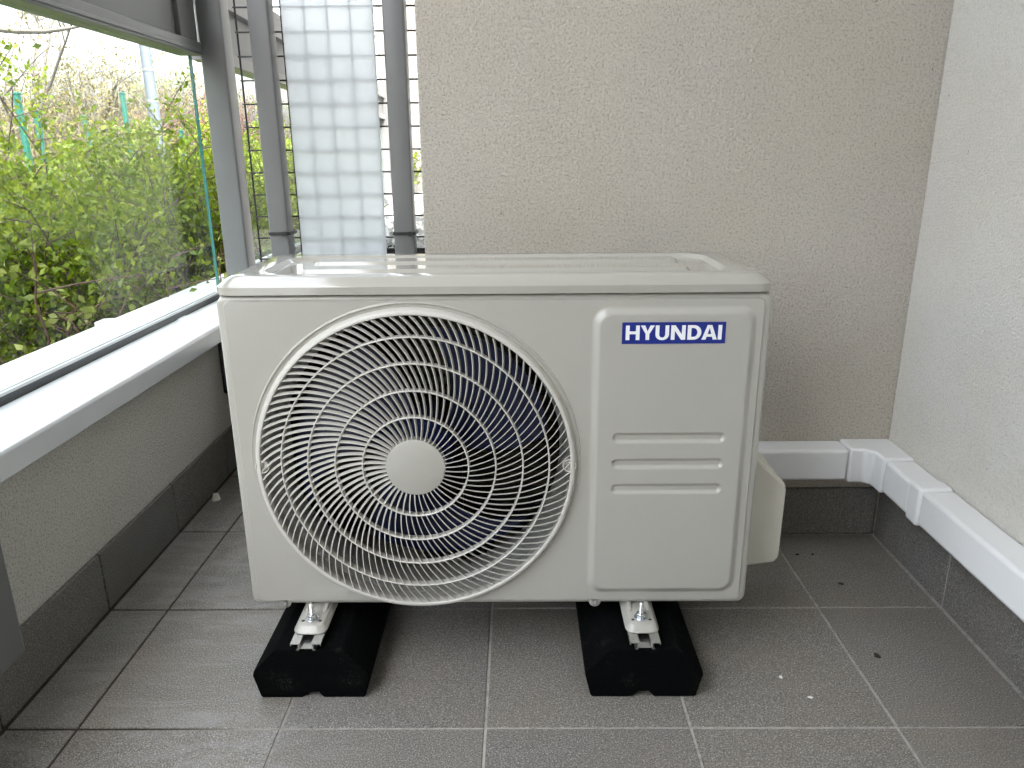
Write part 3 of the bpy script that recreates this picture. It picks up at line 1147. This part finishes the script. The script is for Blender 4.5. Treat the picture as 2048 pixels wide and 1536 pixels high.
# screws in the lower edge
for x, z in ((-.383, .1195), (.1226, .1195)):
    t_ = add('screw_tab', lathe([(0, .0028), (.0085, .0028), (.0095, .0034), (.0095, .008)], (x, YF, z), 'y', 20), M['white'], ac, smooth=True, sharp=40)
    add('screw', join(lathe([(.0010, -.0002), (.0018, -.0014), (.0038, -.0008), (.0045, .0008), (.0045, .0030)], (x, YF, z), 'y', 16),
                      lathe([(0, .0008), (.0010, -.0002)], (x, YF, z), 'y', 16)), M['screw'], t_, smooth=True, sharp=40)

# pipe cover on the right side
pc = [(UX1 + .0002, .108), (.452, .120), (.4595, .130), (.4605, .262), (.456, .274), (.405, .322), (UX1 + .0002, .328)]
add('pipe_cover', prism(pc, 'y', 1.185, 1.315), M['cream'], ac, bevel=.010, seg=4)

# feet of the cabinet
FEET = (-.3300, .1925)
for x in FEET:
    zb = .1015

    def fl(hw_, yf, r, z):
        out = rrect(x - hw_, x + hw_, yf, YF + .12, r, 6)
        return at_z(out, z)
    foot = join(strip(fl(.0262, 1.0085, .014, zb), fl(.0262, 1.0085, .014, zb + .0022)),
                strip(fl(.0262, 1.0085, .014, zb + .0022), fl(.0240, 1.0105, .013, zb + .0030)),
                strip(fl(.0240, 1.0105, .013, zb + .0030), fl(.0210, 1.0145, .011, zb + .0098)),
                strip(fl(.0210, 1.0145, .011, zb + .0098), fl(.0195, 1.0160, .010, zb + .0112)),
                fill([rrect(x - .0195, x + .0195, 1.0160, YF + .12, .010, 6)], zb + .0112, 'xy'))
    fo = add('mounting_foot', foot, M['white'], ac, smooth=True, sharp=60)
    bm = bmesh.new()
    bm.from_mesh(fo.data)
    bmesh.ops.remove_doubles(bm, verts=bm.verts, dist=1e-5)
    bmesh.ops.recalc_face_normals(bm, faces=bm.faces)
    bm.to_mesh(fo.data)
    bm.free()
    zt = zb + .0113
    # raised rib behind the bolt
    rib = [(1.050, zt), (YF + .02, zt + .007), (YF + .06, zt + .007), (YF + .06, zt)]
    for sg in (-1, 1):
        add('foot_rib', prism([(a, b) for a, b in rib], 'x', x + sg * .010, x + sg * .0185), M['white'], fo, bevel=.0025)
        add('foot_hole', lathe([(0, .0003), (.0024, .0003), (.0027, .0)], (x + sg * .0135, 1.0285, zt), 'z', 14), M['black'], fo)

# rubber blocks, aluminium channels, bolts: things of their own
BL = [(x, s) for x, s in zip(FEET, ('left', 'right'))]
for x, s in BL:
    xc = x + .0035 if s == 'left' else x + .001
    zt = .0885
    sec = [(-.083, .003), (-.080, 0), (-.017, 0), (-.008, .010), (.008, .010), (.017, 0), (.080, 0), (.083, .003),
           (.092, .040), (.090, .048), (.054, zt - .002), (.050, zt), (-.050, zt), (-.054, zt - .002), (-.090, .048), (-.092, .040)]
    bl = add('rubber_block', prism([(xc + a, b) for a, b in sec], 'y', .988, 1.392), M['rubber'],
             label='black rubber support block under the %s end of the air conditioner' % s, cat='support block',
             group='rubber blocks under the air conditioner', bevel=.004, seg=2)
    t = .0012
    z0, z1 = .0888, .1008
    ch = empty('mounting_channel', (x, 1.19, z0), 'bare aluminium channel on top of the %s rubber block' % s, 'channel', 'aluminium channels on the blocks')
    y0, y1 = .986, 1.39
    for sg in (-1, 1):
        pf = [(sg * .009, z1 - t), (sg * .0225, z1 - t), (sg * .0225, z1 - .0038), (sg * (.0225 + t * .8), z1 - .0038), (sg * (.0225 + t * .8), z1), (sg * .009, z1)]
        add('flange', prism([(x + a, b) for a, b in pf], 'y', y0, y1), M['alu'], ch)
        wb = [(sg * .0118, z0 + .0006), (sg * .0118, z1 - t - .0001), (sg * .0106, z1 - t - .0001), (sg * .0106, z0 + .0006)]
        add('web', prism([(x + a, b) for a, b in wb], 'y', y0, y1), M['alu'], ch)
        add('lip', box(x + sg * .01185, x + sg * .0152, y0, y1, z0 + .0002, z0 + .0013), M['alu'], ch)
    add('channel_floor', box(x - .0105, x + .0105, y0, y1, z0 + .0030, z0 + .0042), M['alu'], ch)
    zb = .1015 + .0114
    by = 1.0345
    bt = empty('bolt', (x, by, zb), 'zinc plated bolt with nut and washer on the %s mounting foot' % s, 'bolt', 'bolts on the mounting feet')
    add('washer', lathe([(0, .0), (.0108, .0), (.0110, .0004), (.0110, .0014), (.0106, .0018), (0, .0018)], (x, by, zb), 'z', 28), M['zinc'], bt, smooth=True, sharp=40)
    hexp = [(x + .0082 * math.cos(rad(60 * i + 20)), by + .0082 * math.sin(rad(60 * i + 20))) for i in range(6)]
    add('nut', prism(hexp, 'z', zb + .0019, zb + .0088), M['zinc'], bt, bevel=.0012)
    thr = []
    for i in range(15):
        z = .0089 + .0012 * i
        thr += [(.0040, z), (.0033, z + .0006)]
    add('stud', lathe([(0, .0089)] + thr + [(.0030, .0272), (0, .0274)], (x, by, zb), 'z', 18), M['zinc'], bt, smooth=True, sharp=70)


# ------------------------------------------------------------------ bits on the floor
def bit(name, x, y, sx_, sy_, h, mat, lab, cat, seed):
    r = random.Random(seed)
    n = 9
    ol = [(x + sx_ * math.cos(2 * math.pi * i / n) * r.uniform(.6, 1.1), y + sy_ * math.sin(2 * math.pi * i / n) * r.uniform(.6, 1.1)) for i in range(n)]
    il = [(x + (p[0] - x) * .6, y + (p[1] - y) * .6) for p in ol]
    g_ = join(strip(at_z(ol, .0008), at_z(il, .0008 + h)), fill([il], .0008 + h, 'xy'))
    add(name, g_, mat, label=lab, cat=cat)


bit('plaster_chip', .424, 1.032, .004, .004, .002, M['chip'], 'small white chip on the tile right of the right rubber block', 'chip', 1)
bit('plaster_chip', .454, .985, .005, .003, .001, M['chip'], 'tiny pale flake on the tile in front of the white chip', 'chip', 2)
bit('leaf_scrap', .605, 1.086, .006, .009, .002, M['leafbit'], 'dark leaf scrap on the floor tile below the trunking joint', 'leaf', 3)
bit('leaf_scrap', .635, 1.308, .007, .004, .002, M['leafbit'], 'black leaf scrap on the tile in the shaded right corner', 'leaf', 4)
bit('leaf_scrap', .589, 1.421, .005, .003, .002, M['leafbit'], 'little dark crumb nearest the back skirting beside the pipe cover', 'leaf', 5)
bit('leaf_scrap', .621, 1.421, .004, .003, .002, M['leafbit'], 'little dark crumb at the back, right of its twin crumb', 'leaf', 6)
bit('pebble', -.752, 1.70, .014, .012, .016, M['chip'], 'pale pebble on the floor behind the left edge of the cabinet', 'pebble', 8)

# ------------------------------------------------------------------ planting outside
GZ = -.25


def arch_shrub(name, x, y, h, spread, nst, leaf_n, leaf_s, seed, leafm, stemm, lab, grp, lean=(0, 0), side=7):
    rg = np.random.default_rng(seed)
    root = empty(name, (x, y, GZ), lab, 'shrub', grp)
    wood, lp = [], []
    for i in range(nst):
        a = rg.uniform(0, 2 * math.pi)
        L = h * (rg.uniform(.6, 1.0) if rg.uniform() < .85 else rg.uniform(1.0, 1.25))
        out = spread * rg.uniform(.25, 1.0)
        p0 = np.array([x + rg.normal() * .12, y + rg.normal() * .12, GZ])
        dirv = np.array([math.cos(a) + lean[0], math.sin(a) + lean[1], 0])
        bow = rg.uniform(.5, 1.1)
        pts = []
        for t in np.linspace(0, 1, 9):
            hor = out * t ** 1.6
            ver = L * (t * (1 + .25 * bow) - .38 * bow * t ** 3)
            pts.append(p0 + dirv * hor + np.array([rg.normal() * .02, rg.normal() * .02, ver]))
        pts = np.array(pts)
        wood.append(tube(pts.tolist(), np.linspace(.0065, .0014, 9).tolist(), 4, False))
        # side twigs
        for k in range(side):
            t = rg.uniform(.25, 1)
            f = t * 8
            i0 = min(int(f), 7)
            b0 = pts[i0] + (pts[i0 + 1] - pts[i0]) * (f - i0)
            d = rg.normal(size=3)
            d[2] = abs(d[2]) * .6 + .15
            d /= np.linalg.norm(d)
            Lt = rg.uniform(.12, .38) * (1.15 - .5 * t)
            tw = np.array([b0 + d * Lt * s + np.array([0, 0, -.10 * Lt * s * s]) for s in np.linspace(0, 1, 4)])
            wood.append(tube(tw.tolist(), [.0028, .0022, .0016, .001], 3, False))
            m = max(3, int(leaf_n * Lt / .25))
            s = rg.uniform(0.05, 1, m)
            lp.append(tw[0] + (tw[-1] - tw[0]) * s[:, None] + rg.normal(size=(m, 3)) * .022)
        m = int(leaf_n * 1.2)
        s = rg.uniform(.25, 1, m)
        f = s * 8
        i0 = np.minimum(f.astype(int), 7)
        lp.append(pts[i0] + (pts[i0 + 1] - pts[i0]) * (f - i0)[:, None] + rg.normal(size=(m, 3)) * .02)
    wv, wf = join(*wood)
    fast_add('stems', (np.array(wv), np.array([q for q in wf if len(q) == 4])), stemm, root)
    P = np.concatenate(lp)
    fast_add('foliage', quad_cloud(P, leaf_s, rg, up=.5), leafm, root)
    return root


HG = 'shrubs along the outside of the balustrade'
SH = [(-1.62, 2.55, 1.08, .5, 'bright green shrub at the left edge behind the budding stems'),
      (-1.95, 3.35, 1.30, .6, 'yellow green shrub with the tallest arching sprays below the low fence posts'),
      (-1.62, 3.55, 1.13, .55, 'light green shrub in the middle of the pane under the lamp pole'),
      (-2.05, 4.5, 1.17, .65, 'yellow green shrub under the lamp pole, behind the middle one'),
      (-1.72, 4.9, 1.22, .6, 'bright green shrub just left of the grey balustrade post'),
      (-2.55, 4.1, 1.03, .65, 'shaded green shrub in the second row at the left edge'),
      (-2.75, 5.5, 1.0, .7, 'shaded green shrub in the second row under the fence posts'),
      (-2.2, 6.1, 1.25, .75, 'green shrub in the second row right of the lamp pole'),
      (-1.95, 5.7, 1.2, .65, 'green shrub seen through the mesh left of the middle post'),
      (-2.1, 7.6, 1.25, .8, 'green shrub seen through the mesh just left of the frosted sheet'),
      (-1.75, 9.0, 1.15, .8, 'green shrub seen low through the gap between frosted sheet and right post'),
      (-2.3, 11.0, 1.3, .9, 'farthest green shrub behind the gap right of the frosted sheet')]
for i, (x, y, h, sp, lab) in enumerate(SH):
    arch_shrub('shrub', x, y, h, sp, 60, 32, .027 if i < 5 else .032, 40 + i, M['leaf'] if i not in (5, 6) else M['leafshade'], M['stem'], lab, HG)
BG = 'budding stems close to the sill'
for i, (x, y, h, lab) in enumerate([(-1.27, 1.95, .78, 'bare reddish stems with pale buds at the bottom left of the pane'),
                                    (-1.22, 2.3, .74, 'budding reddish twigs above the outer sill, left of the sill joint'),
                                    (-1.2, 2.75, .70, 'budding twigs just beyond the sill joint')]):
    arch_shrub('budding_shrub', x, y, h, .22, 9, 8, .028, 70 + i, M['leafpale'], M['stemred'], lab, BG, side=5)


def tree_geo(seed, h, trunk_r, levels=4, spread=.6, nleaf=6000, leaf_h=.3):
    r = random.Random(seed)
    wood, tips = [], []

    def grow(p, d, L, rad_, lv):
        pts, rs = [p], [rad_]
        n = 4
        q = Vector(p)
        dd = Vector(d)
        for i in range(n):
            dd = (dd + Vector((r.gauss(0, .13), r.gauss(0, .13), r.gauss(.04, .08)))).normalized()
            q = q + dd * L / n
            pts.append(tuple(q))
            rs.append(rad_ * (1 - .55 * (i + 1) / n))
        wood.append(tube(pts, rs, 5 if lv == 0 else 3, False))
        if lv >= 2:
            tips.extend(pts[1:])
        if lv < levels:
            for k in range(r.choice((3, 4, 4, 5)) if lv else 7):
                t = r.uniform(.35, 1.0)
                f = t * n
                i0 = min(int(f), n - 1)
                b = Vector(pts[i0]).lerp(Vector(pts[i0 + 1]), f - i0)
                nd = (dd + Vector((r.gauss(0, spread), r.gauss(0, spread), r.gauss(.1, spread * .6)))).normalized()
                grow(tuple(b), tuple(nd), L * r.uniform(.45, .72), rad_ * r.uniform(.40, .52), lv + 1)
    grow((0, 0, 0), (0, 0, 1), h * .5, trunk_r, 0)
    wv, wf = join(*wood)
    rg = np.random.default_rng(seed)
    T = np.array(tips)
    P = T[rg.integers(0, len(T), nleaf)] + rg.normal(size=(nleaf, 3)) * h * .022
    return (np.array(wv), np.array([q for q in wf if len(q) == 4])), P


tg = [tree_geo(3, 7.5, .11, nleaf=3200), tree_geo(5, 7.0, .10, nleaf=2600), tree_geo(9, 6.5, .10, nleaf=3000)]
TG = 'bare spring trees behind the fence'
TR = [(-5.9, 9.0, 0, 3.9, 'leafgold', 'sparse golden budding tree at the top left corner'),
      (-5.6, 10.2, 2, 2.5, 'leafgold', 'small golden twiggy tree at the left, right of the tallest golden one'),
      (-7.35, 14.0, 1, 3.2, 'leafgold', 'bare twiggy tree in the middle of the sky left of the lamp pole'),
      (-7.5, 16.0, 2, 2.7, 'leafgold', 'bare twiggy tree next left of the lamp pole'),
      (-6.6, 16.0, 1, 3.2, 'leafpale', 'bare tree right of the lamp pole with green tufts'),
      (-7.8, 20.0, 0, 3.2, 'leafgold', 'bare tree close to the grey balustrade post'),
      (-2.35, 14.0, 0, 4.2, 'leafpale', 'budding tree seen through the gap right of the frosted sheet')]
tm = {}
for x, y, k, s, lm, lab in TR:
    (wv, wf), P = tg[k]
    root = empty('tree', (x, y, GZ), lab, 'tree', TG)
    off = np.array([x, y, GZ])
    s = s / wv[:, 2].max()
    fast_add('trunk', (wv * s + off, wf), M['bark'], root)
    rg = np.random.default_rng(int(abs(x * 100)))
    fast_add('crown', quad_cloud(P * s + off, .034, rg, up=.2), M[lm], root)


# tan thicket behind the fence: a mass of twigs
def thicket(name, xa, xb, ya, yb, n, hmax, seed, twm, lfm, lab):
    rg = np.random.default_rng(seed)
    W, L = [], []
    for i in range(n):
        t = rg.uniform()
        x = xa + (xb - xa) * t + rg.normal() * .5
        y = ya + (yb - ya) * t + rg.normal() * .7
        h = hmax * rg.uniform(.55, 1.0) * (1 + .18 * math.sin(7 * t + seed))
        d = rg.normal(size=2) * .28
        pts = [(x + d[0] * h * s + rg.normal() * .03, y + d[1] * h * s + rg.normal() * .03, GZ + h * s) for s in (0, .35, .7, 1)]
        W.append(tube(pts, [.009, .007, .004, .002], 3, False))
        for k in range(4):
            s = rg.uniform(.3, .95)
            p = np.array(pts[0]) + (np.array(pts[3]) - np.array(pts[0])) * s
            q = p + np.array([rg.normal() * .25, rg.normal() * .25, rg.uniform(.1, .45)])
            W.append(tube([p, (p + q) / 2 + rg.normal(size=3) * .03, q], [.006, .004, .002], 3, False))
            m = 9
            L.append(p + (q - p) * rg.uniform(.2, 1, m)[:, None] + rg.normal(size=(m, 3)) * .05)
    wv, wf = join(*W)
    root = empty(name, ((xa + xb) / 2, (ya + yb) / 2, GZ), lab, 'thicket', kind='stuff')
    a = fast_add('twigs', (np.array(wv), np.array([q for q in wf if len(q) == 4])), twm, root)
    b = fast_add('leaves', quad_cloud(np.concatenate(L), .035, rg), lfm, root)
    a['kind'] = b['kind'] = 'stuff'


thicket('thicket', -5.6, -6.0, 7.6, 13.2, 800, 1.72, 5, M['barkpale'], M['leafgold'], 'tan mass of twigs behind the green fence posts')
thicket('thicket', -5.9, -5.0, 13.0, 13.4, 260, 2.05, 8, M['stemred'], M['leafred'], 'rusty brown mass of dry stems right of the lamp pole')
thicket('thicket', -7.0, -2.6, 18.0, 20.0, 420, 1.9, 9, M['barkpale'], M['leafpale'], 'pale green scrub far behind the mesh')

# limb of a tree that stands just outside the picture
root = empty('tree', (-4.15, 5.0, GZ), 'tree whose bare limb crosses the sky at the top left', 'tree')
add('trunk', tube([(-4.15, 5.0, GZ), (-4.1, 5.0, .9), (-4.15, 5.05, 2.0), (-4.1, 5.0, 3.4)], [.10, .085, .07, .04], 10), M['bark'], root, smooth=True)
add('limb', tube([(-4.11, 5.0, 1.45), (-3.7, 5.0, 1.56), (-3.27, 5.0, 1.575), (-3.05, 5.0, 1.552), (-2.87, 5.0, 1.548), (-2.72, 5.0, 1.565), (-2.6, 5.0, 1.585)],
                 [.035, .026, .018, .016, .013, .010, .006], 8), M['bark'], root, smooth=True)

FG = 'green fence posts in the garden'
fence_px = [(-2.87, 4.6, 1.16, 'green metal fence post nearest the left edge'), (-3.14, 5.2, 1.10, 'second green fence post from the left, slightly lower'),
            (-3.48, 6.4, 1.12, 'low green fence post half hidden in the leaves'), (-2.95, 6.0, 1.26, 'green fence post next left of the lamp pole'),
            (-2.97, 7.0, 1.02, 'green fence post right of the lamp pole, mostly hidden')]
for x, y, h, lab in fence_px:
    h -= GZ
    p_ = empty('fence_post', (x, y, GZ), lab, 'fence post', FG)
    add('shaft', prism(rrect(x - .014, x + .014, y - .018, y + .018, .004, 2), 'z', GZ, GZ + h), M['greenpost'], p_, smooth=True, sharp=50)
    add('cap', prism(rrect(x - .016, x + .016, y - .020, y + .020, .004, 2), 'z', GZ + h, GZ + h + .015), M['greenpost'], p_, bevel=.004)
lp_ = empty('lamp_pole', (-3.64, 8.0, GZ), 'pale blue grey lamp pole standing between the trees', 'lamp pole')
add('shaft', tube([(-3.64, 8.0, GZ), (-3.64, 8.0, 1.2), (-3.66, 8.0, 6)], [.060, .054, .038], 16), M['pole'], lp_, smooth=True, sharp=50)
for z in (1.33, 1.62):
    add('band', lathe([(.053, 0), (.056, 0), (.056, .025), (.053, .025)], (-3.64, 8.0, z), 'z', 18, closed=True), M['frame'], lp_, smooth=True, sharp=40)
